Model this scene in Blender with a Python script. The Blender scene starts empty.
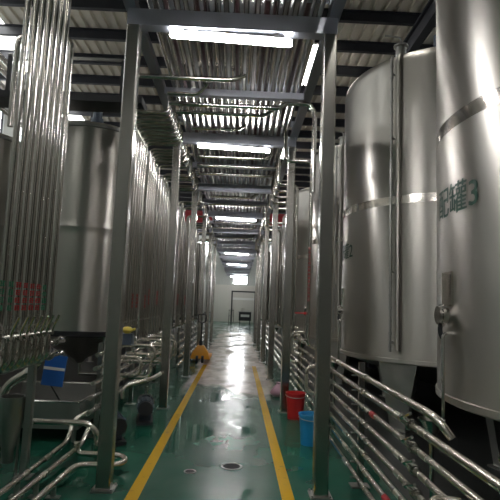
import bpy, math, random
from mathutils import Vector, Matrix
R = random.Random(7)
S = bpy.context.scene
COL = S.collection
PI = math.pi

# ------------------------------------------------------------------ mesh helpers
class MB:
    def __init__(s): s.v = []; s.f = []
    def add(s, vs, fs):
        n = len(s.v); s.v += [tuple(p) for p in vs]; s.f += [tuple(i + n for i in f) for f in fs]; return s
    def box(s, x0, x1, y0, y1, z0, z1):
        return s.add([(x0,y0,z0),(x1,y0,z0),(x1,y1,z0),(x0,y1,z0),(x0,y0,z1),(x1,y0,z1),(x1,y1,z1),(x0,y1,z1)],
                     [(0,3,2,1),(4,5,6,7),(0,1,5,4),(1,2,6,5),(2,3,7,6),(3,0,4,7)])
    def obox(s, c, ax, hx, hy, hz):
        """box centred at c with orthogonal axes ax = (X, Y, Z)"""
        c = Vector(c); X, Y, Z = [Vector(a).normalized() for a in ax]
        vs = [c + X*(sx*hx) + Y*(sy*hy) + Z*(sz*hz) for sx, sy, sz in
              [(-1,-1,-1),(1,-1,-1),(1,1,-1),(-1,1,-1),(-1,-1,1),(1,-1,1),(1,1,1),(-1,1,1)]]
        return s.add(vs, [(0,3,2,1),(4,5,6,7),(0,1,5,4),(1,2,6,5),(2,3,7,6),(3,0,4,7)])
    def bbox(s, x0, x1, y0, y1, z0, z1, b):
        """box with the vertical edges chamfered"""
        pts = [(x0+b,y0),(x1-b,y0),(x1,y0+b),(x1,y1-b),(x1-b,y1),(x0+b,y1),(x0,y1-b),(x0,y0+b)]
        return s.prism(pts, z0, z1)
    def prism(s, pts, z0, z1):
        n = len(pts)
        vs = [(x,y,z0) for x,y in pts] + [(x,y,z1) for x,y in pts]
        fs = [tuple(reversed(range(n))), tuple(range(n, 2*n))] + [(i,(i+1)%n,n+(i+1)%n,n+i) for i in range(n)]
        return s.add(vs, fs)
    def tube(s, pts, r, n=10, bend=0.0, seg=5, cap=True, r1=None):
        P = [Vector(p) for p in pts]
        path = [P[0]]
        for i in range(1, len(P)-1):
            a, b, c = P[i-1], P[i], P[i+1]
            d0 = (a-b); d1 = (c-b); l = min(bend, d0.length*.49, d1.length*.49)
            if l < 1e-4: path.append(b); continue
            d0.normalize(); d1.normalize()
            half = d0.angle(d1)/2
            if half > PI/2-.02: path.append(b); continue
            p0 = b + d0*l
            rad = l*math.tan(half); bis = (d0+d1).normalized(); cen = b + bis*(rad/math.sin(half))
            u = (p0-cen); w = (b + d1*l - cen)
            ang = u.angle(w); axis = u.cross(w).normalized()
            for k in range(seg+1):
                path.append(cen + Matrix.Rotation(ang*k/seg, 3, axis) @ u)
        path.append(P[-1])
        t = (path[1]-path[0]).normalized()
        up = Vector((0,0,1)) if abs(t.z) < .9 else Vector((1,0,0))
        nx = t.cross(up).normalized()
        vs = []; m = len(path)
        for i, p in enumerate(path):
            if i == 0: tt = (path[1]-p)
            elif i == m-1: tt = (p-path[i-1])
            else: tt = (path[i+1]-p).normalized() + (p-path[i-1]).normalized()
            tt.normalize()
            nx = (nx - tt*nx.dot(tt)).normalized(); ny = tt.cross(nx)
            rr = r if r1 is None else r + (r1-r)*i/(m-1)
            for k in range(n):
                a = 2*PI*k/n
                vs.append(p + nx*(math.cos(a)*rr) + ny*(math.sin(a)*rr))
        fs = []
        for i in range(m-1):
            for k in range(n):
                k2 = (k+1) % n
                fs.append((i*n+k, i*n+k2, (i+1)*n+k2, (i+1)*n+k))
        if cap: fs += [tuple(reversed(range(n))), tuple(range((m-1)*n, m*n))]
        return s.add(vs, fs)
    def cyl(s, p0, p1, r, n=14, r1=None): return s.tube([p0, p1], r, n, r1=r1)
    def ring(s, p, d, r, h, n=14):
        d = Vector(d).normalized(); p = Vector(p)
        return s.tube([p-d*h/2, p+d*h/2], r, n)
    def lathe(s, prof, cx=0, cy=0, n=48, close=False):
        vs = []; m = len(prof)
        for r, z in prof:
            for k in range(n):
                a = 2*PI*k/n; vs.append((cx+math.cos(a)*r, cy+math.sin(a)*r, z))
        fs = []
        for i in range(m-1):
            for k in range(n):
                k2 = (k+1) % n; fs.append((i*n+k, i*n+k2, (i+1)*n+k2, (i+1)*n+k))
        if close:
            for k in range(n):
                k2 = (k+1) % n; fs.append(((m-1)*n+k, (m-1)*n+k2, k2, k))
        return s.add(vs, fs)
    def build(s, name, mat, parent=None, origin=None, sharp=40):
        if parent is not None:
            o0 = world_loc(parent)
        else:
            o0 = Vector(origin) if origin is not None else Vector((0,0,0))
        me = bpy.data.meshes.new(name)
        me.from_pydata([tuple(Vector(v)-o0) for v in s.v], [], s.f)
        me.materials.append(mat)
        me.polygons.foreach_set('use_smooth', [True]*len(me.polygons))
        me.update()
        me.set_sharp_from_angle(angle=math.radians(sharp))
        o = bpy.data.objects.new(name, me); COL.objects.link(o)
        if parent is not None: o.parent = parent
        else: o.location = o0
        return o

def world_loc(o):
    p = Vector((0,0,0))
    while o is not None: p = p + o.location; o = o.parent
    return p
def thing(name, label, cat, loc, group=None):
    o = bpy.data.objects.new(name, None); COL.objects.link(o); o.location = loc
    o.empty_display_size = .2
    return tag(o, label, cat, group)
def tag(o, label, cat, group=None, kind=None):
    o['label'] = label; o['category'] = cat
    if group: o['group'] = group
    if kind: o['kind'] = kind
    return o
def struct(o, label=None, cat=None):
    o['kind'] = 'structure'
    if label: o['label'] = label
    if cat: o['category'] = cat
    return o
def copy_tree(o, parent=None):
    c = o.copy(); COL.objects.link(c)
    if parent is not None: c.parent = parent
    for ch in list(o.children): copy_tree(ch, c)
    return c
ORD = ['first','second','third','fourth','fifth','sixth','seventh','eighth','ninth','tenth','eleventh','twelfth','thirteenth',
       'fourteenth','fifteenth','sixteenth','seventeenth','eighteenth','nineteenth','twentieth','twenty-first','twenty-second',
       'twenty-third','twenty-fourth','twenty-fifth','twenty-sixth','twenty-seventh','twenty-eighth']

# ------------------------------------------------------------------ materials
def mat(name, col, metal=0., rough=.5, emit=None, es=0., spec=None):
    m = bpy.data.materials.new(name); m.use_nodes = True
    b = m.node_tree.nodes['Principled BSDF']
    b.inputs['Base Color'].default_value = (*col, 1); b.inputs['Metallic'].default_value = metal
    b.inputs['Roughness'].default_value = rough
    if emit: b.inputs['Emission Color'].default_value = (*emit, 1); b.inputs['Emission Strength'].default_value = es
    if spec is not None: b.inputs['Specular IOR Level'].default_value = spec
    return m
def steel(name, col, rough, var=.12, scale=(6,6,6), cvar=.12, bump=0.):
    m = mat(name, col, 1., rough); nt = m.node_tree; N = nt.nodes; L = nt.links; b = N['Principled BSDF']
    tc = N.new('ShaderNodeTexCoord'); mp = N.new('ShaderNodeMapping'); mp.inputs['Scale'].default_value = scale
    no = N.new('ShaderNodeTexNoise'); no.inputs['Scale'].default_value = 1; no.inputs['Detail'].default_value = 5
    L.new(tc.outputs['Object'], mp.inputs[0]); L.new(mp.outputs[0], no.inputs['Vector'])
    mr = N.new('ShaderNodeMapRange'); mr.inputs[1].default_value = .3; mr.inputs[2].default_value = .7
    mr.inputs[3].default_value = max(.03, rough-var); mr.inputs[4].default_value = rough+var
    L.new(no.outputs[0], mr.inputs[0]); L.new(mr.outputs[0], b.inputs['Roughness'])
    cr = N.new('ShaderNodeMix'); cr.data_type = 'RGBA'
    cr.inputs[6].default_value = (*[c*(1-cvar) for c in col], 1); cr.inputs[7].default_value = (*[min(1,c*(1+cvar)) for c in col], 1)
    L.new(no.outputs[0], cr.inputs[0]); L.new(cr.outputs[2], b.inputs['Base Color'])
    if bump:
        bp = N.new('ShaderNodeBump'); bp.inputs['Strength'].default_value = bump; bp.inputs['Distance'].default_value = .01
        L.new(no.outputs[0], bp.inputs['Height']); L.new(bp.outputs[0], b.inputs['Normal'])
    return m

M = {}
M['pipe'] = steel('pipe_steel', (.66,.64,.60), .16, .012, (2,2,2), .03)
M['fpipe'] = steel('satin_pipe_steel', (.70,.66,.58), .27, .012, (2,2,2), .03)
M['riser'] = steel('riser_steel', (.52,.50,.455), .17, .012, (2,2,2), .03)
M['post'] = steel('post_steel', (.44,.43,.395), .25, .02, (8,8,.6), .04)
M['beam'] = steel('beam_steel', (.42,.44,.50), .36, .08, (5,5,5))
M['tank'] = steel('tank_steel', (.52,.50,.46), .36, .03, (2.5,2.5,.25), .05)
bs = M['tank'].node_tree.nodes['Principled BSDF']; bs.inputs['Anisotropic'].default_value = .8; bs.inputs['Anisotropic Rotation'].default_value = .25
tg_ = M['tank'].node_tree.nodes.new('ShaderNodeTangent'); tg_.direction_type = 'RADIAL'; tg_.axis = 'Z'; M['tank'].node_tree.links.new(tg_.outputs[0], bs.inputs['Tangent'])
M['band'] = steel('band_steel', (.74,.70,.64), .14, .04, (3,3,3))
M['dull'] = steel('dull_steel', (.42,.42,.40), .42, .1, (7,7,7))
M['lag'] = mat('dark_red_lagging', (.07,.03,.032), 0, .45)
M['dark'] = mat('dark_paint', (.035,.036,.04), .2, .5)
M['purlin'] = mat('purlin_paint', (.028,.030,.038), .1, .5)
M['black'] = mat('black_rubber', (.012,.012,.013), 0, .55)
M['red'] = mat('red_plastic', (.52,.018,.022), 0, .38)
M['blue'] = mat('blue_plastic', (.02,.27,.55), 0, .38)
M['board'] = mat('blue_board', (.012,.11,.42), 0, .45)
M['yellow'] = mat('yellow_paint', (.80,.36,.02), 0, .42)
M['yellow2'] = mat('pale_yellow_paint', (.66,.52,.07), 0, .45)
M['green'] = mat('green_paint', (.01,.17,.08), 0, .5)
M['redmark'] = mat('red_marking', (.36,.02,.022), 0, .5)
M['letter'] = mat('green_lettering', (.005,.055,.032), 0, .45)
M['white'] = mat('white_enamel', (.78,.78,.76), 0, .4)
M['bluegrey'] = steel('blue_grey_paint', (.16,.20,.27), .35, .08)
M['girder'] = mat('red_girder_paint', (.36,.03,.04), 0, .5)
M['pink'] = mat('pink_plastic_film', (.45,.26,.33), 0, .45)
M['copper'] = mat('motor_paint', (.05,.07,.10), .1, .45)
M['panel'] = mat('partition_panel', (.62,.60,.55), 0, .45)
M['wall'] = mat('wall_paint', (.45,.47,.45), 0, .6)
M['lamp'] = mat('lamp_diffuser', (.9,.9,.9), 0, .4, (1.,.975,.97), 70.)
M['lamp2'] = mat('roof_lamp_tube', (.9,.9,.9), 0, .4, (1.,.97,.92), 40.)
M['day'] = mat('daylight_pane', (.8,.85,.9), 0, .3, (.93,.97,1.), 5.)
M['dayfar'] = mat('bright_daylight_pane', (.8,.85,.9), 0, .3, (.95,.98,1.), 30.)
M['wallblock'] = mat('blocker_wall_paint', (.12,.12,.11), 0, .6)
M['wet_and_shade'] = mat('painted_floor_shade', (.018,.020,.019), 0, .35)  # near-black floor tone, painted shade for the sheets under the tanks
M['sky'] = mat('skylight_sheet', (.8,.85,.85), 0, .4, (1.,.985,.94), 7.)

def roof_mat():
    m = mat('roof_sheet', (.66,.62,.54), 0, .5); nt = m.node_tree; N = nt.nodes; L = nt.links; b = N['Principled BSDF']
    tc = N.new('ShaderNodeTexCoord'); no = N.new('ShaderNodeTexNoise'); no.inputs['Scale'].default_value = .8; no.inputs['Detail'].default_value = 6
    L.new(tc.outputs['Object'], no.inputs['Vector'])
    c = N.new('ShaderNodeMix'); c.data_type = 'RGBA'; c.inputs[6].default_value = (.74,.69,.60,1); c.inputs[7].default_value = (.84,.79,.70,1)
    L.new(no.outputs[0], c.inputs[0]); L.new(c.outputs[2], b.inputs['Base Color']); return m
M['roof'] = roof_mat()

def floor_mat():
    m = mat('green_epoxy_floor', (.02,.14,.09), 0, .3); nt = m.node_tree; N = nt.nodes; L = nt.links; b = N['Principled BSDF']
    def math_(op, a, bb=None, clamp=False):
        n = N.new('ShaderNodeMath'); n.operation = op; n.use_clamp = clamp
        for i, q in enumerate((a, bb)):
            if q is None: continue
            if isinstance(q, (int, float)): n.inputs[i].default_value = q
            else: L.new(q, n.inputs[i])
        return n.outputs[0]
    def noise(scale, detail=4, sc=(1,1,1), off=(0,0,0)):
        mp = N.new('ShaderNodeMapping'); mp.inputs['Scale'].default_value = sc; mp.inputs['Location'].default_value = off
        L.new(tc.outputs['Object'], mp.inputs[0])
        n = N.new('ShaderNodeTexNoise'); n.inputs['Scale'].default_value = scale; n.inputs['Detail'].default_value = detail
        L.new(mp.outputs[0], n.inputs['Vector']); return n.outputs[0]
    def rng(x, a, bb, c=0., d=1.):
        n = N.new('ShaderNodeMapRange'); n.inputs[1].default_value = a; n.inputs[2].default_value = bb; n.inputs[3].default_value = c; n.inputs[4].default_value = d
        n.interpolation_type = 'SMOOTHSTEP'; L.new(x, n.inputs[0]); return n.outputs[0]
    def mix(f, A, B):
        n = N.new('ShaderNodeMix'); n.data_type = 'RGBA'
        if isinstance(f, float): n.inputs[0].default_value = f
        else: L.new(f, n.inputs[0])
        for i, q in ((6, A), (7, B)):
            if isinstance(q, tuple): n.inputs[i].default_value = (*q, 1)
            else: L.new(q, n.inputs[i])
        return n.outputs[2]
    tc = N.new('ShaderNodeTexCoord'); sp = N.new('ShaderNodeSeparateXYZ'); L.new(tc.outputs['Object'], sp.inputs[0])
    x = sp.outputs[0]
    nz = noise(1.1, 6); fine = noise(14, 5); pud = noise(1.5, 3, (1,.55,1), (3.1,1.7,0)); wear = noise(5, 5, (1,.35,1))
    green = mix(rng(nz, .3, .7), (.010,.080,.050), (.022,.125,.080))
    grey = mix(rng(wear, .3, .7), (.050,.105,.082), (.085,.135,.108))
    walk = math_('MULTIPLY', rng(math_('ABSOLUTE', math_('ADD', x, .16)), .50, .62, 1, 0), rng(nz, .2, .7, .05, .35))
    base = mix(walk, green, grey)
    # yellow lines
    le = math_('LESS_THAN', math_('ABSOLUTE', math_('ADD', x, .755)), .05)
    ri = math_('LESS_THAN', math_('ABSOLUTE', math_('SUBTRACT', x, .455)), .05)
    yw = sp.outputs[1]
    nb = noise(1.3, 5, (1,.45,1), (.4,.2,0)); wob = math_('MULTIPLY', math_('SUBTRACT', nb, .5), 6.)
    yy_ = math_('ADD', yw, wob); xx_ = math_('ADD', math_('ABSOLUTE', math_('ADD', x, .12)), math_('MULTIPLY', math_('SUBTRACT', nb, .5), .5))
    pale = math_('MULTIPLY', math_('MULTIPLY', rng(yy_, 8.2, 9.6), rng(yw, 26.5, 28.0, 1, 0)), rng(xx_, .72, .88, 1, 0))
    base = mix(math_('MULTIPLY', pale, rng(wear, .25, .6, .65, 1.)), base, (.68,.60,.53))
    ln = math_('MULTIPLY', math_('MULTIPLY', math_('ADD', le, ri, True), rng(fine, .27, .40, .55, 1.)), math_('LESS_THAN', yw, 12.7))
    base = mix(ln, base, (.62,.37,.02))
    L.new(base, b.inputs['Base Color']); b.inputs['Specular IOR Level'].default_value = .2
    wet_and_shade = rng(pud, .52, .57)
    dry = rng(noise(3.5, 3), .3, .7, .21, .27)
    rr = N.new('ShaderNodeMix'); rr.data_type = 'FLOAT'; L.new(wet_and_shade, rr.inputs[0]); L.new(dry, rr.inputs[2]); rr.inputs[3].default_value = .05
    L.new(rr.outputs[0], b.inputs['Roughness'])
    bp = N.new('ShaderNodeBump'); bp.inputs['Strength'].default_value = .02; bp.inputs['Distance'].default_value = .004
    L.new(math_('MULTIPLY', fine, math_('SUBTRACT', 1., wet_and_shade)), bp.inputs['Height']); L.new(bp.outputs[0], b.inputs['Normal'])
    return m
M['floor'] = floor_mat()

# ------------------------------------------------------------------ the hall
XL, XR, YN, YF, ZR = -7.6, 9.0, -7.0, 45.2, 7.7
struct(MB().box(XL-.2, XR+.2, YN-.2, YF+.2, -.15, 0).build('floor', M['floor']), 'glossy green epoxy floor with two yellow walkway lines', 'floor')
def wall_holes(axis, c0, c1, a0, a1, holes, hz):
    """wall with a strip of openings between hz[0] and hz[1]; holes = list of (from, to) along the wall"""
    m = MB()
    def bx(p, q, z0, z1):
        if axis == 'x': m.box(c0, c1, p, q, z0, z1)
        else: m.box(p, q, c0, c1, z0, z1)
    bx(a0, a1, 0, hz[0]); bx(a0, a1, hz[1], 8.2)
    e = a0
    for p, q in holes: bx(e, p, *hz); e = q
    bx(e, a1, *hz); return m
lh = [(5.4+3.6*k, 8.2+3.6*k) for k in range(11)]
struct(wall_holes('x', XL-.2, XL, YN-.2, YF+.2, lh, (6.35,7.3)).build('wall_left', M['wall']))
struct(wall_holes('x', XR, XR+.2, YN-.2, YF+.2, lh, (6.35,7.3)).build('wall_right', M['wall']))
fh = [(-6.4,-5.0),(-4.3,-2.9),(2.9,4.3),(5.0,6.4),(-.35,.15)]
fh = sorted(fh)
mfar = MB()
mfar.box(XL, XR, YF, YF+.2, 0, 3.35); mfar.box(XL, -.55, YF, YF+.2, 3.35, 4.35); mfar.box(.75, XR, YF, YF+.2, 3.35, 4.35); mfar.box(XL, XR, YF, YF+.2, 4.35, 5.7); mfar.box(XL, XR, YF, YF+.2, 7.1, 8.2)
e = XL
for p, q in [h for h in fh if h[1]-h[0] > 1]: mfar.box(e, p, YF, YF+.2, 5.7, 7.1); e = q
mfar.box(e, XR, YF, YF+.2, 5.7, 7.1)
struct(mfar.build('wall_far', M['wall']))
struct(MB().box(XL, XR, YN-.2, YN, 0, 8.2).build('wall_near', M['wall']))
wn = [0]
def window(x0, x1, y0, y1, z0, z1, axis, bars, label):
    wn[0] += 1
    m = MB(); t = .05
    if axis == 'x':
        xm = (x0+x1)/2
        m.box(x0,x1,y0,y1,z0,z0+t); m.box(x0,x1,y0,y1,z1-t,z1)
        for k in range(bars+2):
            y = y0+(y1-y0-t)*k/(bars+1); m.box(x0,x1,y,y+t,z0+t,z1-t)
        for k in range(1, 3):
            z = z0+(z1-z0)*k/3; m.box(xm-.02, xm+.02, y0, y1, z-.02, z+.02)
        g = MB().box(xm-.006,xm+.006,y0+t,y1-t,z0+t,z1-t)
    else:
        ym = (y0+y1)/2
        m.box(x0,x1,y0,y1,z0,z0+t); m.box(x0,x1,y0,y1,z1-t,z1)
        for k in range(bars+2):
            x = x0+(x1-x0-t)*k/(bars+1); m.box(x,x+t,y0,y1,z0+t,z1-t)
        g = MB().box(x0+t,x1-t,ym-.006,ym+.006,z0+t,z1-t)
    f = m.build('window_%d' % wn[0], M['dark'], origin=((x0+x1)/2,(y0+y1)/2,z0)); struct(f, label, 'window')
    g.build('window_pane', M['day'] if axis == 'x' else M['dayfar'], f)
for p, q in lh:
    window(XL-.12, XL-.04, p, q, 6.35, 7.3, 'x', 1, 'unseen high window added to light the roof')
    window(XR+.04, XR+.12, p, q, 6.35, 7.3, 'x', 1, 'unseen high window added to light the roof')  # right-hand windows are added as uplight for the roof
for p, q in [h for h in fh if h[1]-h[0] > 1]:
    window(p, q, YF+.04, YF+.12, 5.7, 7.1, 'y', 1, 'bright high window in the far end wall')

window(-.55, .75, YF+.04, YF+.12, 3.35, 4.35, 'y', 1, 'bright window above the far door')
# corrugated roof with long skylight strips
def corr(x0, x1, y0, y1):
    m = MB(); n = int((x1-x0)/.25); w = (x1-x0)/n; prof = []
    for k in range(n):
        a = x0+k*w
        prof += [(a, ZR+.05), (a+w*.55, ZR+.05), (a+w*.65, ZR+.10), (a+w*.9, ZR+.10)]
    prof.append((x1, ZR+.05))
    vs = [(x, y0, z) for x, z in prof] + [(x, y1, z) for x, z in prof]; k = len(prof)
    return m.add(vs, [(i, i+k, i+k+1, i+1) for i in range(k-1)])
skys = [(-6.35,-5.65)]
sk_r = [(1.44, 1.60)]
rm = MB()
xs = [XL-.1, -6.35, -5.65, 6.0, 6.7, XR+.1]
for a, b in ((XL-.1,-6.35),(-5.65,XR+.1)):
    q = corr(a, b, YN-.1, YF+.1); rm.add(q.v, q.f)
struct(rm.build('ceiling', M['roof'], sharp=20), 'corrugated pale roof sheeting on dark purlins', 'ceiling')
for a, b in ((-6.35,-5.65),):
    wn[0] += 1
    struct(corr(a, b, YN-.1, YF+.1).build('window_%d' % wn[0], M['sky'], sharp=20), 'long translucent skylight strip in the roof', 'skylight')
tn = [0]
def trim(m, mt):
    tn[0] += 1; return struct(m.build('trim_%d' % tn[0], mt))
y = -5.8+.0
k = 0
yp = 9.87 - 1.22*13
while yp < YF:
    m = MB(); m.box(XL, XR, yp-.05, yp+.05, ZR-.20, ZR-.17); m.box(XL, XR, yp-.02, yp+.02, ZR-.17, ZR+.02); m.box(XL, XR, yp-.05, yp+.05, ZR+.02, ZR+.05)
    trim(m, M['purlin']); yp += 1.22
for x in (3.55,):                                   # long girders under the purlins
    m = MB(); m.box(x-.09, x+.09, YN, YF, ZR-.62, ZR-.58); m.box(x-.02, x+.02, YN, YF, ZR-.58, ZR-.24); m.box(x-.09, x+.09, YN, YF, ZR-.24, ZR-.20)
    trim(m, M['purlin'])
for yy in (-2.0, 6.3, 14.6, 22.9, 31.2, 39.5):           # columns that carry the girders, with knee braces
    for x in (-4.9, 3.55):
        m = MB()
        if x > 0: yc = 5.62 + (yy-6.3)/8.3*7.66
        else: yc = yy + 1.2
        m.bbox(x-.10, x+.10, yc-.10, yc+.10, 0, ZR-.62 if x > 0 else ZR+.02, .01)
        for sg in ((-1, 1) if x > 0 else ()):
            m.tube([(x, yc+sg*.05, ZR-1.7), (x, yc+sg*1.05, ZR-.62)], .05, 6)
        trim(m, M['purlin'])
struct(MB().box(4.72, 4.82, YN, YF, 0, 4.2).build('wall_blocker', M['wallblock']), 'added wall behind the numbered tanks, blocking window light', 'wall')  # wall added to stop window light reaching the floor under the tanks
struct(MB().box(1.42, 4.72, YN, YF, 0, .004).build('floor_shade_sheet', M['wet_and_shade']), 'dark sheet painting the shade under the numbered tanks', 'floor')  # dark sheet over the green floor stands in for shade below the tanks
struct(MB().box(-7.0, -2.0, 7.6, 40, 0, .004).build('floor_shade_sheet', M['wet_and_shade']), 'dark sheet added under the seamed tanks to mute green reflections', 'floor')  # dark sheet added so the tank cones mirror less green
# far partition, door
m = MB(); m.box(-2.3, -.62, 44.6, 44.7, 0, 3.25); m.box(1.55, 2.4, 44.6, 44.7, 0, 3.25); m.box(-.62, 1.55, 44.6, 44.7, 2.75, 3.25)
struct(m.build('wall_partition', M['panel']))
m = MB(); m.box(-.62,-.5,44.56,44.74,0,2.75); m.box(1.43,1.55,44.56,44.74,0,2.75); m.box(-.5,1.43,44.56,44.74,2.63,2.75)
d = struct(m.build('door_1', M['dark'], origin=(.46,44.6,0)), 'double door at the far end of the walkway', 'door')
for a, b in ((-.5,.46),(.47,1.43)):
    lf = MB().box(a, b, 44.62, 44.68, .01, 2.63).build('leaf', M['panel'], d)
    MB().box(.36 if b < .5 else .53, .40 if b < .5 else .57, 44.56, 44.62, .95, 1.25).build('handle', M['pipe'], lf)
m = MB().box(-.5, 1.43, 44.575, 44.6, 1.95, 2.15); m.build('sign_strip', M['white'], d)
# red travelling girder over the far part of the hall
t = thing('crane_girder', 'long red girder spanning the hall beneath the roof', 'girder', (0,24,5.4))
Xa, Xb = XL+.06, XR-.06
m = MB(); m.box(Xa, Xb, 23.88, 24.12, 5.4, 5.46); m.box(Xa, Xb, 23.96, 24.04, 5.46, 5.9); m.box(Xa, Xb, 23.88, 24.12, 5.9, 5.96); m.build('web', M['girder'], t)
for x in (XL+.1, XR-.5):
    MB().box(x, x+.4, 23.5, 24.5, 5.96, 6.2).build('end_carriage', M['girder'], t)

# ------------------------------------------------------------------ gantry
PL, PR, BAY = -1.01, .72, 3.15
PY = [4.2 + BAY*k for k in range(-1, 13)]
HP = .058
g = thing('pipe_gantry', 'long steel post and beam gantry carrying pipes over the green walkway', 'gantry', (0, 0, 0))
for i, yy in enumerate(PY):
    for x in (PL, PR):
        if yy > 20.5:
            MB().cyl((x, yy, 4.30), (x, yy, ZR+.04), .016, 8).build('hanger_rod', M['dull'], g); continue
        p = MB().bbox(x-HP, x+HP, yy-HP, yy+HP, .012, 3.90, .010).build('post', M['post'], g)
        pl = MB(); pl.box(x-.088, x+.088, yy-.088, yy+.088, 0, .012)
        for sx in (-1, 1):
            for sy in (-1, 1):
                pl.cyl((x+sx*.074, yy+sy*.074, .012), (x+sx*.074, yy+sy*.074, .026), .009, 6)
        pl.build('base_plate', M['dull'], p)
    MB().box(PL-HP, PR+HP, yy-.055, yy+.055, 3.90, 4.05).build('crossbeam', M['beam'], g)
    if i < len(PY)-1:
        MB().box(PL+.03, PR-.03, yy+BAY/2-.04, yy+BAY/2+.04, 3.97, 4.05).build('crossbeam', M['beam'], g)
for x in (PL-.03, PR+.03):
    m = MB(); m.box(x-.05, x+.05, PY[0], PY[-1]+.1, 4.05, 4.13); m.build('side_rail', M['beam'], g)
for yy in PY:
    MB().box(PL-.1, PR+.1, yy-.04, yy+.04, 4.24, 4.30).build('upper_crossbeam', M['beam'], g)
    for x in (PL-.03, PR+.03): MB().box(x-.04, x+.04, yy-.04, yy+.04, 4.13, 4.24).build('stub', M['beam'], g)

# overhead pipes, two layers
Y0, Y1 = -1.5, 43.5
lower = [(-.86,.026),(-.77,.026),(-.68,.032),(-.59,.020),(-.51,.032),(-.42,.026),(-.33,.038),(-.24,.020),(-.16,.032),(-.07,.026),
         (.02,.038),(.11,.026),(.19,.020),(.27,.032),(.36,.026),(.45,.032),(.54,.020),(.615,.026)]
upper = [(-.93+.113*k, .054) for k in range(15)]
for j, (x, r) in enumerate(lower):
    y0 = Y0 + R.uniform(0, .5)
    o = MB().cyl((x, y0, 4.05+r), (x, Y1+R.uniform(0,.6), 4.05+r), r, 12).build('overhead_pipe', M['pipe'], origin=(x, y0, 4.05+r))
    tag(o, 'bright steel pipe running along the gantry, %s from the left in the lower layer' % ORD[j], 'pipe', 'overhead pipes of the lower layer')
for j, (x, r) in enumerate(upper):
    o = MB().cyl((x, Y0, 4.30+r), (x, Y1, 4.30+r), r, 12).build('overhead_pipe', M['lag'] if j % 3 == 1 else M['dull'], origin=(x, Y0, 4.30+r))
    tag(o, ('dark red lagged' if j % 3 == 1 else 'dull steel') + ' pipe running along the gantry, %s from the left in the upper layer' % ORD[j], 'pipe', 'overhead pipes of the upper layer')

# transverse pipes hanging just under the gantry pipes
def tpipe(pts, r, label, bend=.09):
    o = MB().tube(pts, r, 12, bend).build('cross_pipe', M['pipe'], origin=pts[0]); return tag(o, label, 'pipe', 'pipes crossing beneath the gantry')
tpipe([(-1.30,5.30,2.4),(-1.30,5.30,3.97),(-.16,5.30,3.97),(-.03,5.36,4.06)], .028, 'steel pipe crossing behind the nearest strip light, its end kinked upward')
tpipe([(-.93,5.68,3.95),(-.56,5.68,3.95),(-.46,5.62,4.06)], .02, 'short steel pipe just behind the kinked crossing pipe')
tpipe([(-.95,5.98,3.95),(.42,5.98,3.95),(.50,5.98,4.02),(.62,5.98,4.02),(.80,5.98,4.02),(.86,5.98,3.9),(.86,5.98,2.9)], .03, 'steel crossing pipe with a hooked end dropping beside the walkway posts')
tpipe([(-.9,6.30,3.97),(.25,6.30,3.97),(.34,6.36,4.06)], .026, 'steel pipe crossing in front of the second strip light')
tpipe([(-.75,6.85,3.96),(-.1,6.85,3.96),(0,6.9,4.05)], .022, 'thin steel pipe crossing closest in front of the second strip light')
for k, yy in enumerate((8.2, 8.75, 9.3, 11.3, 12.2, 14.9, 16.0, 18.3)):
    a = R.uniform(-.95, -.7); b = R.uniform(.2, .6)
    tpipe([(a, yy, 3.96), (b, yy, 3.96), (b+.1, yy+.05, 4.06)], R.choice((.022,.028,.032)),
          'steel pipe crossing under the gantry, %s behind the second strip light' % ORD[k])

# strip lights
def lamp(yy):
    t = thing('strip_light', '', 'lamp', (-.155, yy, 3.90), 'strip lights under the gantry')
    zc = 3.865
    MB().box(-.155-.48, -.155+.48, yy-.03, yy+.03, zc+.008, 3.885).build('housing', M['white'], t)
    m = MB(); pts = []
    for k in range(9): a = -PI/2 + PI*k/8; pts.append((-.155+.51+math.cos(a)*.034, yy+math.sin(a)*.034))
    for k in range(9): a = PI/2 + PI*k/8; pts.append((-.155-.51+math.cos(a)*.034, yy+math.sin(a)*.034))
    m.prism(pts, zc-.034, zc+.008); m.build('diffuser', M['lamp'], t)
    for s in (-1, 1): MB().box(-.155+s*.4-.02, -.155+s*.4+.02, yy-.036, yy+.036, zc+.006, 3.91 if s < 0 else 3.925).build('clip', M['dull'], t)
    t.rotation_euler.y = math.radians(1.8)
    return t
ll = [('nearest strip light, large and glowing white under the first crossbeam', PY[1]+.02), ('second strip light along the gantry, glowing white', PY[2]),
      ('third strip light along the gantry, glowing white', PY[4]), ('fourth strip light along the gantry, small, half hidden by pipes', PY[7]),
      ('fifth strip light along the gantry, small, above the far walkway', PY[9]), ('farthest tiny strip light, added to brighten the far partition', PY[13]), ('strip light overhead behind the camera', PY[0])]  # the farthest lamp is added to brighten the end partition
for lb, yy in ll: lamp(yy)['label'] = lb

# twin-tube lights under the roof, beside the gantry
for yy, lb in ((11.8, 'long twin-tube light under the roof beside the gantry'), (6.4, 'twin-tube roof light out of view above the big tanks'), (-1.8, 'twin-tube roof light behind the camera'),
               (18.6, 'distant twin-tube roof light hidden by the gantry'), (25.4, 'farther twin-tube roof light hidden by the gantry'), (32.2, 'farthest twin-tube roof light hidden by the gantry')):
    t = thing('roof_light', lb, 'lamp', (1.52, yy, ZR-.2), 'twin-tube lights under the roof')
    m = MB(); m.box(1.40, 1.64, yy-1.05, yy+1.05, ZR-.24, ZR-.205)
    m.build('housing', M['white'], t)
    for x in (1.46, 1.58): MB().cyl((x, yy-1.0, ZR-.262), (x, yy+1.0, ZR-.262), .022, 10).build('tube', M['lamp2'], t)
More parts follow.
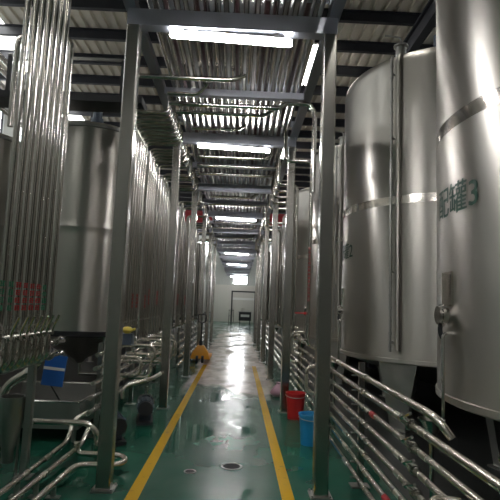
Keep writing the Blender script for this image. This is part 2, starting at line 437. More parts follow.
# ------------------------------------------------------------------ marking strokes on pipes
def strokes(cx, cy, r, d, z0, z1, rnd, w=.030):
    m = MB(); d = Vector((d[0], d[1], 0)).normalized(); s = Vector((-d.y, d.x, 0)); c = Vector((cx, cy, 0)) + d*(r+.0015)
    z = z1; ch = w*1.15
    while z - ch > z0:
        for q in range(3):
            m.obox(c + Vector((0,0,z - ch*(.15+.33*q))), (s, d, (0,0,1)), w*rnd.uniform(.28,.5), .002, ch*.07)
        for q in (-.3, .25):
            m.obox(c + s*(w*(q+rnd.uniform(-.1,.1))) + Vector((0,0,z-ch*.5)), (s, d, (0,0,1)), w*.07, .002, ch*rnd.uniform(.3,.48))
        z -= ch*1.25
    return m

def valve(parent, p, axis, side, r, handle_dir, hm=None):
    """butterfly valve with two clamp rings round a pipe; side = stem direction"""
    p = Vector(p); a = Vector(axis).normalized(); s = Vector(side).normalized(); h = Vector(handle_dir).normalized()
    m = MB(); m.ring(p, a, r*1.75, .028); m.ring(p-a*.032, a, r*1.5, .018); m.ring(p+a*.032, a, r*1.5, .018)
    m.cyl(p+s*r, p+s*(r*1.7+.045), .011, 8)
    v = m.build('valve', M['pipe'], parent)
    q = p+s*(r*1.7+.045)
    m = MB(); m.ring(q, s, .02, .02, 10); m.tube([q, q+h*.05, q+h*.14+s*.015], .009, 8, .03); m.build('handle', hm or M['pipe'], v)
    return v

# ------------------------------------------------------------------ risers
def riser(x, y, zb, zt, inward, xe, r, label, group, foot=None, mark=None, ze=4.06, rnd=R, hi=True):
    """vertical pipe that bends towards the gantry at zt; foot = -1/+1 gives the low elbow's direction"""
    n = 12 if hi else 8
    pts = []
    if foot: pts.append((x+foot*.22, y, zb))
    pts += [(x, y, zb), (x, y, zt)]
    if xe is not None: pts += [(xe, y, zt), (xe, y, ze)]
    t = MB().tube(pts, r, n, .085).build('riser_pipe', M['riser'], origin=(x, y, zb)); tag(t, label, 'pipe', group)
    if hi:
        m = MB(); m.ring((x,y,zb+.30), (0,0,1), r*1.45, .022); m.build('clamp', M['pipe'], t)
    if mark:
        strokes(x, y, r, mark[1], mark[2], mark[3], rnd, .036).build('marking', M[mark[0]], t)
    return t

# nearest bank, left of the first post
ys = [3.22, 3.345, 3.455, 3.57, 3.685, 3.80, 3.915]
marks = ['green','green','redmark','redmark','redmark','redmark','green']
rr = [.021,.024,.021,.026,.024,.022,.024]
for k, (yy, mk, r) in enumerate(zip(ys, marks, rr)):
    t = riser(-1.5, yy, 1.0, 5.4, 1, None, r, 'tall upright steel pipe, %s from the left in the bank before the first post' % ORD[k],
              'bank of tall pipes nearest the camera', -1, (mk, (.37,-.93), 1.37, 1.60))
    valve(t, (-1.5, yy, 1.24), (0,0,1), (1,-.15,0), r, (.3,-.1,1))
riser(-1.5, 4.06, 1.0, 3.70, 1, -1.95, .024, 'upright steel pipe with hooked top, eighth in the bank before the first post', 'bank of tall pipes nearest the camera', -1, ze=2.9)
# second bank between the first and second posts
ysb = [y for y in [6.02 + .155*k for k in range(14)] if abs(y-7.37) > .1]
for k, yy in enumerate(ysb):
    riser(-1.46, yy, .935, 3.84, 1, -.945, (.026,.022,.028)[k%3],
          'upright steel pipe with elbow top, %s counting away between the first and second posts' % ORD[k], 'bank of pipes between first and second posts', None,
          ('redmark', (.25,-.97), 1.40, 1.60) if k in (2,6,8,11) else None)
# further banks
bank_names = ['second and third','third and fourth','fourth and fifth','fifth and sixth','sixth and seventh','seventh and eighth','eighth and ninth','ninth and tenth']
for b in range(4):
    ya = PY[2+b]
    n = 9 if b == 0 else (5 if b == 1 else 3)
    for k in range(n):
        yy = ya + .55 + (BAY-.8)*k/(n-1)
        riser(-1.46 if b == 0 else -1.42+.02*(k%2), yy, .935, 3.84 if k % 3 else 3.74, 1, -.945, (.026,.030,.024)[k%3],
              'upright steel pipe, %s counting away between %s posts along the tub side' % (ORD[k], bank_names[b]), 'pipes between %s posts along the tub side' % bank_names[b], None if b == 0 else -1,
              ('redmark', (.15,-.98), 1.45, 1.7) if k in (1,4) and b < 2 else None, hi=b < 2)
    if b >= 1:
        n = 3
        for k in range(n):
            yy = ya + .35 + (BAY-.7)*k/(n-1)
            riser(1.12-.02*(k%2), yy, .97, 3.52 if k % 2 else 3.64, -1, .60, (.026,.030,.024)[k%3],
                  'upright steel pipe, %s counting away between %s posts along the numbered tanks' % (ORD[k], bank_names[b]), 'pipes between %s posts along the numbered tanks' % bank_names[b], 1, None, hi=b < 2)
# two special uprights on the tank side
t = riser(.99, 7.05, .97, 3.6, -1, .60, .026, 'upright steel pipe with long red vertical marking behind the red bucket', 'uprights at the second post of the tank side', 1, ('redmark', (-.2,-.98), 1.55, 2.35))
valve(t, (.99,7.05,1.42), (0,0,1), (-.6,-.8,0), .026, (-.8,.3,0), M['red'])
t = MB().cyl((.79,7.75,0.0),(.79,7.75,4.06),.032,12).build('riser_pipe', M['bluegrey'], origin=(.79,7.75,0)); tag(t, 'blue-grey painted upright pipe standing just behind the second post', 'pipe')
for k, yy in enumerate((8.3, 8.8, 9.3, 9.8)):
    riser(.93, yy, .97, 3.55, -1, .60, .027, 'upright steel pipe, %s counting away behind the blue-grey upright' % ORD[k], 'uprights behind the blue-grey pipe', 1)

# ------------------------------------------------------------------ tanks
def text_mesh(txt, size):
    cu = bpy.data.curves.new('lettering_curve', 'FONT'); cu.body = txt; cu.size = size; cu.resolution_u = 3
    o = bpy.data.objects.new('lettering_tmp', cu); COL.objects.link(o)
    dg = bpy.context.evaluated_depsgraph_get(); me = bpy.data.meshes.new_from_object(o.evaluated_get(dg))
    vs = [v.co.copy() for v in me.vertices]; fs = [tuple(p.vertices) for p in me.polygons]
    bpy.data.objects.remove(o); bpy.data.meshes.remove(me); bpy.data.curves.remove(cu)
    return vs, fs
TX, TR = 3.09, 1.5
def big_tank(cy, number, label):
    t = thing('mixing_tank', label, 'tank', (TX, cy, 0), 'row of big steel tanks')
    zb, zt = .86, 4.87
    prof = [(TR-.012, zb-.03), (TR, zb), (TR, zb+.02), (TR, zb+.3), (TR, zt-.3), (TR, zt-.02)]
    for k in range(9):
        a = math.radians(80*k/8); prof.append((TR-.16+.16*math.cos(a), zt+.16*math.sin(a)))
    prof += [(TR-.3, zt+.195), (.3, zt+.42), (.3, zt+.46), (.001, zt+.46)]
    MB().lathe(prof, TX, cy, 96).build('shell', M['tank'], t, sharp=50)
    m = MB(); m.lathe([(TR+.002, 2.905), (TR+.002, 3.015)], TX, cy, 96); m.build('band', M['band'], t)
    m = MB(); m.lathe([(TR-.012, zb-.03), (TR-.2, zb-.08), (.12, .42), (.08, .30), (.001, .30)], TX, cy, 64); m.build('cone_bottom', M['dull'], t)
    m = MB(); m.lathe([(TR+.002, zb-.02), (TR+.014, zb-.015), (TR+.014, zb+.03), (TR+.002, zb+.035)], TX, cy, 96); m.build('rim', M['tank'], t)
    for a in (226, 106, 346):                         # tapered plate legs
        A = math.radians(a); c = Vector((TX+math.cos(A)*(TR-.06), cy+math.sin(A)*(TR-.06), 0)); rad = Vector((math.cos(A), math.sin(A), 0)); tg = Vector((-rad.y, rad.x, 0))
        vs = []
        for z, hw in ((.02, .10), (zb+.02, .27)):
            for sx, sy in ((-1,-1),(1,-1),(1,1),(-1,1)): vs.append(c + tg*(sx*hw) + rad*(sy*.05 - .02) + Vector((0,0,z)))
        m = MB().add(vs, [(0,3,2,1),(4,5,6,7),(0,1,5,4),(1,2,6,5),(2,3,7,6),(3,0,4,7)])
        lg = m.build('leg', M['dull'], t)
        mm = MB().obox(c+rad*-.02+Vector((0,0,.01)), (tg, rad, (0,0,1)), .13, .10, .01); mm.build('foot_plate', M['dull'], lg)
    def surf(th, z, off=0.):                              # th from the aisle side, + goes away from the camera
        return Vector((TX-math.cos(th)*(TR+off), cy+math.sin(th)*(TR+off), z))
    # level gauge tube with standoffs and a wider vent pipe beside it
    th = math.radians(-44)
    p0 = surf(th, .98, .07); p1 = surf(th, 4.95, .07)
    m = MB(); m.tube([p0, p1], .017, 10)
    for k in range(24): m.ring(surf(th, 1.05+.163*k, .07), (0,0,1), .024, .03, 10)
    lt = m.build('level_tube', M['dull'], t)
    for k in range(5):
        z = 1.1+.9*k; MB().cyl(surf(th, z, -.005), surf(th, z, .07), .014, 8).build('standoff', M['dull'], lt)
    m = MB(); th2 = th-.055
    m.tube([surf(th2, 1.0, .03), surf(th2, 4.94, .03), surf(th2, 5.05, -.25)], .036, 12, .08); m.build('vent_pipe', M['tank'], t)
    # agitator drive and top fittings
    q = surf(th-.03, 5.0, -.10)
    m = MB(); m.cyl(q-Vector((0,0,.1)), q+Vector((0,0,.14)), .07, 14); m.ring(q+Vector((0,0,.14)), (0,0,1), .10, .025); m.tube([q+Vector((0,0,.16)), q+Vector((0,0,.27)), q+Vector((-.22,.02,.30))], .012, 8, .04)
    m.build('top_fitting', M['dull'], t)
    m = MB(); m.cyl((TX,cy,zt+.46),(TX,cy,zt+.62),.16,20); m.cyl((TX,cy,zt+.62),(TX,cy,zt+1.05),.12,20); m.build('agitator_motor', M['copper'], t)
    # sampling port with backing plate
    th3 = math.radians(3); c = surf(th3, 1.58, .004); rad = Vector((-math.cos(th3), math.sin(th3), 0)); tg = Vector((rad.y, -rad.x, 0))
    sp = MB().obox(c+Vector((0,0,.10)), (tg, rad, (0,0,1)), .10, .008, .13).build('port_plate', M['band'], t)
    m = MB(); c2 = c+Vector((0,0,-.10)); m.cyl(c2, c2+rad*.05, .06, 18); m.ring(c2+rad*.045, rad, .085, .022, 20); m.ring(c2+rad*.065, rad, .07, .025, 20); m.build('port', M['pipe'], sp)
    m = MB(); e = c2+rad*.05+Vector((0,0,-.05)); m.tube([e, e+Vector((0,0,-.07))+rad*.01, e+Vector((0,0,-.12))-rad*.01], .018, 8, .04); m.build('tap', M['dark'], sp)
    # sample line down to a funnel below the rim
    th4 = math.radians(1.0); th5 = math.radians(6); m = MB(); m.tube([surf(th4,1.35,-.01), surf(th4,1.35,.06), surf(th4,.74,.06)], .013, 8, .05); m.build('sample_line', M['pipe'], t)
    m = MB(); f = surf(th5, 0, .10); m.lathe([(.10,.70),(.098,.70),(.03,.58),(.018,.50),(.018,.2),(.001,.2)], f.x, f.y, 20); m.lathe([(.001,.60),(.03,.60),(.095,.695),(.10,.70)], f.x, f.y, 20); m.cyl((f.x,f.y,.2),(f.x,f.y,0.0),.018,8)
    m.build('drain_funnel', M['pipe'], t)
    if number:
        vs, fs = text_mesh('配罐'+number, .235)
        thL = math.radians(LT0); me = MB()
        for q, (ox, oy) in enumerate(((0,0),(.008,.002))):
            me.add([surf(thL - (v.x+ox)*LSX/TR, LZ + (v.y+oy)*LSY, .003+.0006*q) for v in vs], fs)
        me.build('lettering', M['letter'], t)
    return t
LT0, LSX, LSY, LZ = 12.0, 1.15, 1.1, 2.26
nums = ['3','2','1']
tl = ['big brushed steel tank cut by the photo edge, green lettering ending in 3', 'big brushed steel tank with a level tube, lettering ending in 2',
      'third big steel tank along the walkway, mostly behind posts']
for k in range(8):
    lb = tl[k] if k < 3 else '%s big steel tank along the walkway, hidden among pipes' % ORD[k]
    big_tank(3.7+3.83*k, nums[k] if k < 3 else None, lb)

def small_tank(cx, cy, r, zt, label, group):
    t = thing('storage_tank', label, 'tank', (cx, cy, 0), group)
    zb = .88
    MB().lathe([(r-.01, zb-.02), (r, zb), (r, zb+.02), (r, 2.6), (r, 2.735), (r+.006, 2.745), (r+.006, 2.78), (r, 2.79), (r, 2.9), (r, zt-.02), (r, zt), (r-.04, zt+.05), (r-.15, zt+.09), (.2, zt+.28), (.001, zt+.28)], cx, cy, 64).build('shell', M['tank'], t, sharp=50)
    MB().lathe([(r-.01, zb-.02), (r-.08, zb-.10), (.12, .40), (.06, .32), (.001, .32)], cx, cy, 40).build('cone_bottom', M['tank'], t)
    MB().lathe([(r+.002, zt-.06), (r+.03, zt-.05), (r+.03, zt-.005), (r+.002, zt)], cx, cy, 64).build('rim', M['dull'], t)
    MB().lathe([(r+.002, zb-.03), (r+.02, zb-.02), (r+.02, zb+.06), (r+.002, zb+.07)], cx, cy, 64).build('skirt', M['dark'], t)
    for a in (225, 315, 45, 135):
        A = math.radians(a); x, y = cx+math.cos(A)*(r-.07), cy+math.sin(A)*(r-.07)
        m = MB(); m.cyl((x,y,.015),(x,y,zb+.02),.045,12); lg = m.build('leg', M['tank'], t)
        MB().cyl((x,y,0),(x,y,.015),.09,14).build('foot_plate', M['dull'], lg)
    m = MB(); m.cyl((cx,cy,zt+.28),(cx,cy,zt+.42),.12,16); m.cyl((cx,cy,zt+.42),(cx,cy,zt+.75),.09,16); m.build('agitator_motor', M['copper'], t)
    m = MB(); m.cyl((cx,cy,.32),(cx,cy,.12),.03,10); m.tube([(cx,cy,.12),(cx+.35,cy,.12)],.03,10); m.build('outlet', M['pipe'], t)
    return t
for k in range(9):
    small_tank(-2.92, 9.6+3.4*k, .92, 4.62, 'brushed steel tank with welded waist seam, left of the first post' if k == 0 else '%s steel tank in the row behind the upright pipe banks' % ORD[k], 'steel tanks behind the upright pipe banks')
for k in range(7):
    small_tank(-5.12, 9.4+3.4*k, .92, 4.38, 'outer steel tank glimpsed left of the tall pipe bank' if k == 0 else '%s outer steel tank in the row by the side wall' % ORD[k], 'outer steel tanks by the side wall')
# catwalk over the left tanks
t = thing('catwalk', 'dark steel catwalk with railing above the seamed tank', 'catwalk', (-3.0, 8.35, 4.85))
MB().box(-4.6, -1.75, 8.10, 8.60, 4.80, 4.92).build('deck', M['dark'], t)
for x in (-4.0,-3.1,-2.1):
    MB().box(x-.03, x+.03, 8.10, 8.15, 4.92, 5.55).build('railing_post', M['dark'], t)
MB().box(-4.03, -1.95, 8.10, 8.14, 5.52, 5.56).build('handrail', M['dull'], t)
for x in (-4.5, -1.85): MB().bbox(x-.05, x+.05, 8.30, 8.40, 0, 4.80, .008).build('leg', M['dark'], t)

for k, z in enumerate((5.35,5.58,5.82,6.12,6.36)):
    o = MB().cyl((-5.054, -3, z), (-5.054, 41.5, z), .055, 12).build('high_level_pipe', M['pipe'], origin=(-5.06,-3,z))
    tag(o, 'bright high-level pipe under the roof by the skylight, %s from below' % ORD[k], 'pipe', 'high-level pipes by the skylight')
# ------------------------------------------------------------------ pipe rack along the numbered tanks
RX = 1.05
zs = [.96, .835, .715, .595, .475, .355, .235, .105]
names = ['topmost','second from the top','third from the top','fourth from the top','fifth from the top','third from the floor','second from the floor','lowest']
stands = [1.5, 4.45, 6.55, 8.9]
for k, z in enumerate(zs):
    r = .022 if k < 2 else .019
    ye = 10.2
    if k == 0:
        pts = [(RX+.07, 2.62, z-.10), (RX+.02, 2.66, z-.02), (RX, 2.76, z), (RX, ye, z)]
        o = MB().tube(pts, r, 12, .05).build('rack_pipe', M['fpipe'], origin=pts[0])
    else:
        o = MB().cyl((RX, .9, z), (RX, ye-.06*k, z), r, 12).build('rack_pipe', M['fpipe'], origin=(RX, .9, z))
    tag(o, 'long low steel pipe, %s in the rack by the big tanks' % names[k], 'pipe', 'rack of low pipes by the big tanks')
    if k >= 1: valve(o, (RX, 3.02-.02*k, z), (0,1,0), (-.75,0,.65), r, (.1,-1,.25))
    if k in (1,2,4,5,6): valve(o, (RX, 5.45+.05*(k%2), z), (0,1,0), (-.8,0,.6), r, (.1,-1,.2))
    for yy in (1.95, 4.05, 7.6):
        MB().ring((RX, yy, z), (0,1,0), r*1.5, .03, 14).build('clamp', M['pipe'], o)
    if k in (2, 6):
        MB().ring((RX, 3.85 if k == 2 else 3.5, z), (0,1,0), r+.004, .10, 14).build('red_tape', M['redmark'], o)['label'] = 'red tape band'
for j, yy in enumerate(stands):
    t = thing('pipe_stand', ['steel stand nearest the camera holding the rack of low pipes','steel stand just behind the first post holding the low pipes','steel stand near the red bucket holding the low pipes','steel stand farthest along the rack of low pipes'][j], 'stand', (RX+.06, yy, 0), 'stands of the low pipe rack')
    MB().box(RX+.032, RX+.082, yy-.025, yy+.025, .01, 1.04).build('upright', M['post'], t)
    MB().box(RX-.03, RX+.13, yy-.06, yy+.06, 0, .01).build('foot_plate', M['dull'], t)
    for z in zs:
        MB().box(RX-.03, RX+.032, yy-.012, yy+.012, z-.038, z-.026).build('bracket', M['dull'], t)
# U-bend jumpers beside the second post on the tank side
for k, (yy, za, zb_) in enumerate(((6.15,.80,.48),(7.85,1.12,.78),(8.25,1.05,.62),(8.7,1.15,.8))):
    pts = [(RX+.0, yy, za), (RX-.19, yy, za), (RX-.19, yy, zb_), (RX+.0, yy, zb_)]
    o = MB().tube(pts, .021, 12, .08, 6).build('jumper_pipe', M['fpipe'], origin=pts[0])
    for zz in (za, zb_): MB().ring((RX-.08,yy,zz),(1,0,0),.034,.02).build('clamp', M['pipe'], o)
    tag(o, 'curved steel jumper pipe on the low rack, %s away from the camera' % ORD[k], 'pipe', 'curved jumpers on the low rack')
# bent hose-like pipe near the photo's lower corner
o = MB().tube([(RX-.02,2.32,.66),(RX-.14,2.36,.66),(RX-.16,2.2,.66),(RX-.14,2.05,.62),(RX-.02,2.05,.60)], .022, 12, .06).build('jumper_pipe', M['fpipe'], origin=(RX,2.3,.66))
tag(o, 'short looped steel jumper at the near end of the low rack', 'pipe', 'curved jumpers on the low rack')

# ------------------------------------------------------------------ manifold of the tub side
MX = -1.46
mz = [.36,.50,.64,.78,.92]
for k, z in enumerate(mz):
    o = MB().cyl((MX, 5.2+.05*k, z), (MX, 10.4, z), .024, 12).build('manifold_pipe', M['pipe'], origin=(MX,5.2,z))
    tag(o, 'low steel header pipe under the upright bank, %s from the floor' % ORD[k], 'pipe', 'header pipes under the upright bank')
    for q in range(4):
        yy = 5.55+q*1.15+.07*k
        valve(o, (MX, yy, z), (0,1,0), (.8,0,.6), .024, (.2,-1,.3))
for j, yy in enumerate((5.75, 7.55, 9.6)):
    t = thing('pipe_stand', 'steel stand under the header pipes, %s away from the camera' % ORD[j], 'stand', (MX-.06, yy, 0), 'stands of the header pipes')
    MB().box(MX-.082, MX-.032, yy-.025, yy+.025, .01, 1.02).build('upright', M['post'], t)
    MB().box(MX-.13, MX+.02, yy-.06, yy+.06, 0, .01).build('foot_plate', M['dull'], t)
    for z in mz: MB().box(MX-.032, MX+.03, yy-.012, yy+.012, z-.037, z-.024).build('bracket', M['dull'], t)
for k, (yy, za, zb_, dx) in enumerate(((6.26,.82,.60,.30),(6.52,.94,.74,.42),(6.80,.80,.5,.33),(7.8,.92,.70,.33),(8.15,.80,.55,.33),(8.5,.92,.66,.33),(8.85,.78,.50,.33),(9.2,.92,.64,.33),(9.5,.8,.5,.33))):
    pts = [(MX, yy, za), (MX+dx, yy, za), (MX+dx, yy, zb_), (MX, yy, zb_)]
    o = MB().tube(pts, .023, 12, .08, 6).build('jumper_pipe', M['fpipe'], origin=pts[0])
    for zz in (za, zb_): MB().ring((MX+.12,yy,zz),(1,0,0),.036,.02).build('clamp', M['pipe'], o)
    tag(o, 'bright U-shaped jumper pipe on the header pipes, %s away from the camera' % ORD[k], 'pipe', 'U-shaped jumpers on the header pipes')
pts = [(-1.30,6.0,.37),(-1.30,6.0,.50),(-1.02,6.35,.56),(-.98,6.9,.56)]
o = MB().tube(pts, .024, 12, .07).build('bent_pipe', M['fpipe'], origin=pts[0]); tag(o, 'bent pale steel pipe sloping up under the U-shaped jumpers', 'pipe')
# further low racks down the walkway, both sides
for sx, nm, y0 in ((-1.22, 'tub', 10.6), (.98, 'numbered tank', 10.6)):
    for k, z in enumerate((.2,.36,.52,.68,.84)):
        o = MB().cyl((sx, y0+.05*k, z), (sx, 20.4, z), .025, 8).build('rack_pipe', M['fpipe'], origin=(sx,y0,z))
        tag(o, 'distant low steel pipe on the %s side, %s from the floor' % (nm, ORD[k]), 'pipe', 'distant low pipes on the %s side' % nm)
    for j in range(4):
        yy = y0+.6+3.0*j
        t = thing('pipe_stand', '%s distant stand of the low pipes on the %s side' % (ORD[j], nm), 'stand', (sx, yy, 0), 'distant stands on the %s side' % nm)
        s = -1 if sx < 0 else 1
        MB().box(sx+s*.055-.025, sx+s*.055+.025, yy-.025, yy+.025, 0, .95).build('upright', M['post'], t)
        for z in (.2,.36,.52,.68,.84):
            MB().box(min(sx, sx+s*.032)-.03*(s>0), max(sx, sx+s*.032)+.03*(s<0), yy-.012, yy+.012, z-.037, z-.024).build('bracket', M['dull'], t)

# ------------------------------------------------------------------ floor pipes, pumps and tub on the left
fl = [([(-1.64,2.2,.12),(-1.60,5.05,.12),(-1.60,5.25,.30),(-1.46,5.3,.36)], .023, 'pale steel pipe along the floor, outermost of three at the lower corner'),
      ([(-1.53,2.2,.12),(-1.44,5.0,.12),(-1.44,5.2,.22)], .023, 'pale steel pipe along the floor, middle of three at the lower corner'),
      ([(-1.40,2.2,.10),(-1.33,4.30,.10),(-1.30,4.47,.10),(-.98,4.47,.10),(-.93,4.60,.10),(-1.0,4.76,.10),(-1.42,4.78,.10),(-1.42,4.78,.2)], .026, 'pale floor pipe nearest the yellow line, looping round the first post')]
for pts, r, lb in fl:
    o = MB().tube(pts, r, 12, .09).build('floor_pipe', M['fpipe'], origin=pts[0])
    for yy in (3.1, 4.0):
        m = MB()
        f = (yy-pts[0][1])/(pts[1][1]-pts[0][1]); px = pts[0][0]+(pts[1][0]-pts[0][0])*f; pz = pts[0][2]
        m.box(px-.015, px+.015, yy-.015, yy+.015, 0, pz-r*.8); m.box(px-.05, px+.05, yy-.03, yy+.03, 0, .008); m.build('support', M['dull'], o)
    tag(o, lb, 'pipe', 'floor pipes at the lower corner')
pts = [(-1.85,4.82,.36),(-1.34,4.82,.36),(-1.25,4.82,.27),(-1.27,4.9,.06),(-1.27,4.95,0)]
o = MB().tube(pts, .027, 12, .08).build('bent_pipe', M['fpipe'], origin=pts[0]); tag(o, 'level steel pipe before the tub, its rounded end dropping near the first post', 'pipe')
pts = [(-2.06,4.62,0),(-2.06,4.62,.70),(-1.83,4.62,.84),(-1.74,4.66,1.0),(-1.72,4.7,1.12)]
o = MB().tube(pts, .038, 14, .12, 6).build('bent_pipe', M['fpipe'], origin=pts[0])
MB().ring((-1.84,4.62,.83),(.85,0,.5),.052,.03).build('clamp', M['pipe'], o)
tag(o, 'fat bent steel pipe rising below the tall bank at the photo edge', 'pipe')
# frame behind/below the tall bank
t = thing('pipe_stand', 'dark steel frame carrying the foot of the tall pipe bank', 'stand', (-1.72, 3.6, 0))
for x, yy in ((-1.74,3.1),(-1.74,4.42)):
    MB().bbox(x-.03, x+.03, yy-.03, yy+.03, .01, 1.30, .006).build('leg', M['dull'], t)
    MB().box(x-.07, x+.07, yy-.07, yy+.07, 0, .01).build('foot_plate', M['dull'], t)
MB().box(-1.77,-1.71,3.07,4.45,.95,1.0).build('beam', M['dull'], t)
MB().box(-1.755,-1.73,3.07,4.45,1.30,1.315).build('beam', M['dull'], t)
for k in range(2):
    z = (.985, 1.10)[k]
    o = MB().cyl((-1.66, 3.0, z-.0), (-1.66, 4.9, z), .022, 12).build('manifold_pipe', M['pipe'], origin=(-1.66,3.0,z)); tag(o, 'horizontal header pipe at the foot of the tall bank, %s' % ('lower','upper')[k], 'pipe')
    for q in range(4): valve(o, (-1.66, 3.3+.42*q+.1*k, z), (0,1,0), (.8,-.3,.5), .022, (.5,-1,.1))
# hopper
t = thing('drain_hopper', 'dark steel hopper narrowing downward under the fat bent pipe', 'hopper', (-1.88, 4.40, 0))
MB().lathe([(.105,.66),(.105,.46),(.05,.22),(.05,.12),(.04,.12),(.04,.22),(.095,.46),(.095,.66)], -1.88, 4.40, 28, True).build('bowl', M['dull'], t)
for a in (30, 150, 270):
    A = math.radians(a); x, y = -1.93+math.cos(A)*.135, 4.36+math.sin(A)*.135
    MB().cyl((x,y,0),(x,y,.5),.014,8).build('leg', M['dull'], t)
# stainless tub
t = thing('stainless_tub', 'low rectangular stainless tub on the floor below the blue board', 'tub', (-1.95, 5.9, 0))
x0,x1,y0,y1 = -2.75,-1.62,5.45,6.65
m = MB(); w = .02; m.box(x0,x1,y0,y0+w,.14,.42); m.box(x0,x1,y1-w,y1,.14,.42); m.box(x0,x0+w,y0+w,y1-w,.14,.42); m.box(x1-w,x1,y0+w,y1-w,.14,.42); m.box(x0+w,x1-w,y0+w,y1-w,.14,.16); m.build('basin', M['dull'], t)
m = MB(); m.tube([(x0,y0,.42),(x1,y0,.42),(x1,y1,.42),(x0,y1,.42),(x0,y0,.42)], .014, 8, .03); m.build('rim', M['pipe'], t)
for x in (x0+.06, x1-.06):
    for y in (y0+.06, y1-.06): MB().cyl((x,y,0),(x,y,.14),.025,10).build('leg', M['dull'], t)
# blue board hanging on a bracket
t = thing('blue_board', 'tilted blue board with a pale stripe hanging below the tall bank', 'board', (-1.83, 5.18, .62))
X = Vector((.985,.05,.06)); Z = Vector((.09,.05,.99)); Yv = Z.cross(X); X = Yv.cross(Z)
c = Vector((-1.82,5.18,.775))
MB().obox(c, (X, Yv, Z), .105, .012, .15).build('plate', M['board'], t)
MB().obox(c - Yv*-.0 + Z*.02 - Vector((0,.0,0)) + Vector((0,-.0125,0)), (X, Yv, Z), .104, .002, .014).build('stripe', M['white'], t)
m = MB(); m.tube([c+Z*.15-X*.06, c+Z*.22-X*.06, c+Z*.25-X*.06+Vector((.05,-.35,.0))], .006, 6); m.tube([c-Z*.14-X*.02+Vector((0,.012,0)), Vector((-1.84,5.45,.44))], .008, 6); m.build('hanger', M['dark'], t)
# pumps
def pump(x, y, label, rot):
    t = thing('pump', label, 'pump', (x, y, 0), 'pumps by the first post')
    d = Vector((math.cos(rot), math.sin(rot), 0)); c = Vector((x, y, .20))
    m = MB(); m.obox((x,y,.02), (d, (-d.y,d.x,0), (0,0,1)), .26, .10, .02); m.build('base', M['dark'], t)
    m = MB(); m.cyl(c-d*.22, c+d*.06, .095, 20)
    for k in range(12):
        A = 2*PI*k/12; n = Vector((-d.y,d.x,0))*math.cos(A) + Vector((0,0,1))*math.sin(A); m.obox(c-d*.08+n*.098, (d, n, d.cross(n)), .12, .012, .004)
    m.obox(c-d*.08-Vector((0,0,.13)), (d, (-d.y,d.x,0), (0,0,1)), .08, .07, .05)
    mo = m.build('motor', M['copper'], t)
    MB().ring(c-d*.25, d, .088, .06, 20).build('fan_cover', M['dark'], mo)
    m = MB(); m.cyl(c+d*.06, c+d*.11, .06, 16); m.cyl(c+d*.11, c+d*.20, .115, 22); m.tube([c+d*.20, c+d*.26], .03, 10); m.tube([c+d*.155+Vector((0,0,.11)), c+d*.155+Vector((0,0,.20))], .025, 10)
    m.build('volute', M['pipe'], t)
    return t
pump(-1.30, 5.62, 'dark pump motor standing beside the tub behind the first post', math.radians(115))
pump(-1.12, 6.55, 'dark pump motor under the bent pale pipe further along', math.radians(100))
# grey junction box with a yellow valve cap
t = thing('junction_box', 'grey box with yellow knob on the header pipes beside the first post', 'box', (-1.36, 6.29, .98))
MB().bbox(-1.43,-1.28,6.21,6.37,.965,1.10,.01).build('housing', M['bluegrey'], t)
m = MB(); m.lathe([(.001,1.185),(.04,1.18),(.06,1.16),(.065,1.14),(.05,1.115),(.025,1.10)], -1.35, 6.27, 16); m.cyl((-1.35+.055,6.25,1.14),(-1.35+.10,6.22,1.16),.016,8); m.build('knob', M['yellow2'], t)

# ------------------------------------------------------------------ loose items
def bucket(x, y, h, r, mt, label):
    t = thing('bucket', label, 'bucket', (x, y, 0), 'plastic buckets by the low rack')
    MB().lathe([(.001,0),(r*.80,0),(r*.98,h-.02),(r*1.05,h-.02),(r*1.05,h),(r*.98,h),(r*.95,h-.015),(r*.77,.012),(.001,.012)], x, y, 32).build('body', mt, t, sharp=35)
    m = MB(); pts = [(x+math.cos(a)*r*1.06, y-.0+math.sin(a)*r*1.06, h-.035-.02*math.sin((a-PI)*1.0+0)) for a in [PI+PI*k/10 for k in range(11)]]
    m.tube(pts, .004, 6); m.build('handle', M['dull'], t); return t
bucket(.835, 6.98, .345, .132, M['red'], 'red plastic bucket on the floor before the second post')
bucket(.86, 5.72, .33, .132, M['blue'], 'light blue plastic bucket half hidden behind the first post')
m = MB(); rb = random.Random(3)
vs = []; n = 14; prof = [(.0,.0),(.10,.0),(.14,.05),(.13,.11),(.08,.16),(.03,.20),(.05,.235),(.0,.225)]
for r_, z in prof:
    for k in range(n):
        a = 2*PI*k/n; q = r_*(1+rb.uniform(-.16,.16)); vs.append((.74+math.cos(a)*q, 8.62+math.sin(a)*q*.8, max(0, z+rb.uniform(-.008,.008) if z > 0 else 0)))
fs = [(i*n+k, i*n+(k+1)%n, (i+1)*n+(k+1)%n, (i+1)*n+k) for i in range(len(prof)-1) for k in range(n)]
o = m.add(vs, fs).build('plastic_bag', M['pink'], origin=(.74,8.62,0), sharp=60); tag(o, 'crumpled pinkish plastic bag on the floor behind the red bucket', 'bag')

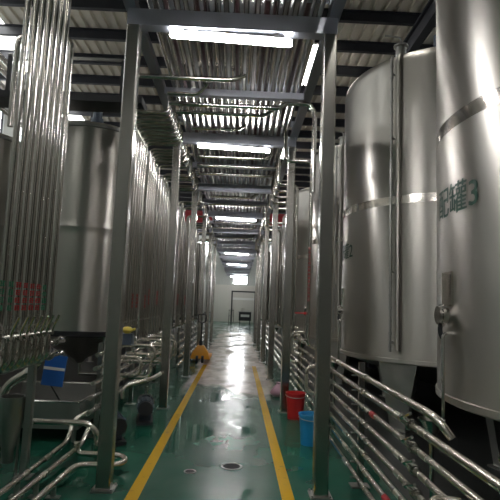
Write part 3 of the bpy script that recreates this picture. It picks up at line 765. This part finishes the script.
# yellow pallet jack
t = thing('pallet_jack', 'yellow hand pallet jack parked on the yellow floor line', 'pallet jack', (-.92, 13.2, 0))
m = MB(); m.add([(-1.17,13.02,.10),(-.67,13.02,.10),(-.67,13.28,.10),(-1.17,13.28,.10),(-1.12,13.02,.26),(-.72,13.02,.26),(-.72,13.28,.26),(-1.12,13.28,.26),(-1.0,13.08,.43),(-.84,13.08,.43),(-.84,13.24,.43),(-1.0,13.24,.43)],
      [(0,3,2,1),(0,1,5,4),(1,2,6,5),(2,3,7,6),(3,0,4,7),(4,5,9,8),(5,6,10,9),(6,7,11,10),(7,4,8,11),(8,9,10,11)]); m.build('body', M['yellow'], t)
for x in (-1.08,-.76):
    fk = MB().box(x-.08, x+.08, 13.28, 14.35, .06, .13).build('fork', M['yellow'], t)
    MB().cyl((x-.05,14.2,.045),(x+.05,14.2,.045),.045,14).build('roller', M['black'], fk)
for x in (-.99,-.85): MB().cyl((x-.03,12.99,.09),(x+.03,12.99,.09),.09,18).build('wheel', M['black'], t)
MB().cyl((-.92,13.12,.43),(-.92,13.12,.55),.045,14).build('pump_cylinder', M['dark'], t)
m = MB(); m.tube([(-.92,13.12,.5),(-.90,12.98,1.0)], .02, 10); m.tube([(-.90,12.98,1.0),(-1.0,12.96,1.06),(-1.0,12.91,1.22),(-.80,12.91,1.22),(-.80,12.96,1.06),(-.90,12.98,1.0)], .016, 10, .03); m.build('tow_handle', M['black'], t)

# floor drains
for x, y, r, lb in ((.0, 4.86, .10, 'round dark drain cover in the puddle at the middle of the walkway'), (-.37, 4.68, .055, 'small dark drain cover near the middle of the walkway')):
    t = thing('floor_drain', lb, 'drain', (x, y, 0), 'drains in the walkway')
    MB().lathe([(r,.0),(r,.006),(r*.82,.006),(r*.82,.0)], x, y, 28).build('ring', M['dull'], t)
    m = MB().cyl((x,y,.0),(x,y,.002),r*.82,24)
    for k in range(5):
        q = (-.6+.3*k)*r; hw = math.sqrt(max(0,(r*.8)**2-q*q)); m.box(x-hw, x+hw, y+q-.006, y+q+.006, .0, .005)
    m.build('grate', M['black'], t)

# far trolley and guard rail before the door
t = thing('machine_cart', 'dark low cart standing before the far door', 'cart', (.55, 41.2, 0))
MB().box(.1,1.1,40.9,41.5,.25,.95).build('body', M['dark'], t)
MB().box(.05,1.15,40.85,41.55,.95,1.0).build('top', M['dull'], t)
MB().box(.25,.95,40.88,40.9,.55,.75).build('panel', M['white'], t)
for x in (.2,1.0):
    for y in (41.0,41.4): MB().cyl((x-.03,y,.125),(x+.03,y,.125),.125,14).build('wheel', M['black'], t)
t = thing('guard_rail', 'thin steel guard rail before the far partition', 'rail', (-1.4, 43.2, 0))
for x in (-.75,-.35): MB().cyl((x,43.2,0),(x,43.2,1.05),.03,8).build('rail_post', M['pipe'], t)
m = MB(); m.cyl((-.78,43.2,1.05),(-.32,43.2,1.05),.03,8); m.cyl((-.78,43.2,.55),(-.32,43.2,.55),.025,8); m.build('bar', M['pipe'], t)

# ------------------------------------------------------------------ world, camera
w = bpy.data.worlds.new('World'); S.world = w; w.use_nodes = True
bg = w.node_tree.nodes['Background']; bg.inputs[0].default_value = (.8,.88,1,1); bg.inputs[1].default_value = .1

f = 500.; VP = (238., 305.); lean = math.radians(2.3)
dy = Vector(((VP[0]-250)/f, (250-VP[1])/f, -1)).normalized()
dz = Vector((math.sin(lean), math.cos(lean), 0)); dz = (dz - dy*dz.dot(dy)).normalized()
dx = dy.cross(dz)
Mc = Matrix(((dx.x,dy.x,dz.x),(dx.y,dy.y,dz.y),(dx.z,dy.z,dz.z)))    # world to camera
cam = bpy.data.cameras.new('camera'); co = bpy.data.objects.new('camera', cam); COL.objects.link(co)
cam.sensor_width = 36; cam.lens = 36*f/500; cam.clip_start = .05; cam.clip_end = 200
co.matrix_world = Matrix.Translation((0,0,1.5)) @ Mc.transposed().to_4x4()
S.camera = co
vs_ = S.view_settings
vs_.view_transform = 'Standard'; vs_.look = 'None'; vs_.gamma = 1; vs_.use_curve_mapping = False; vs_.exposure = 0.1
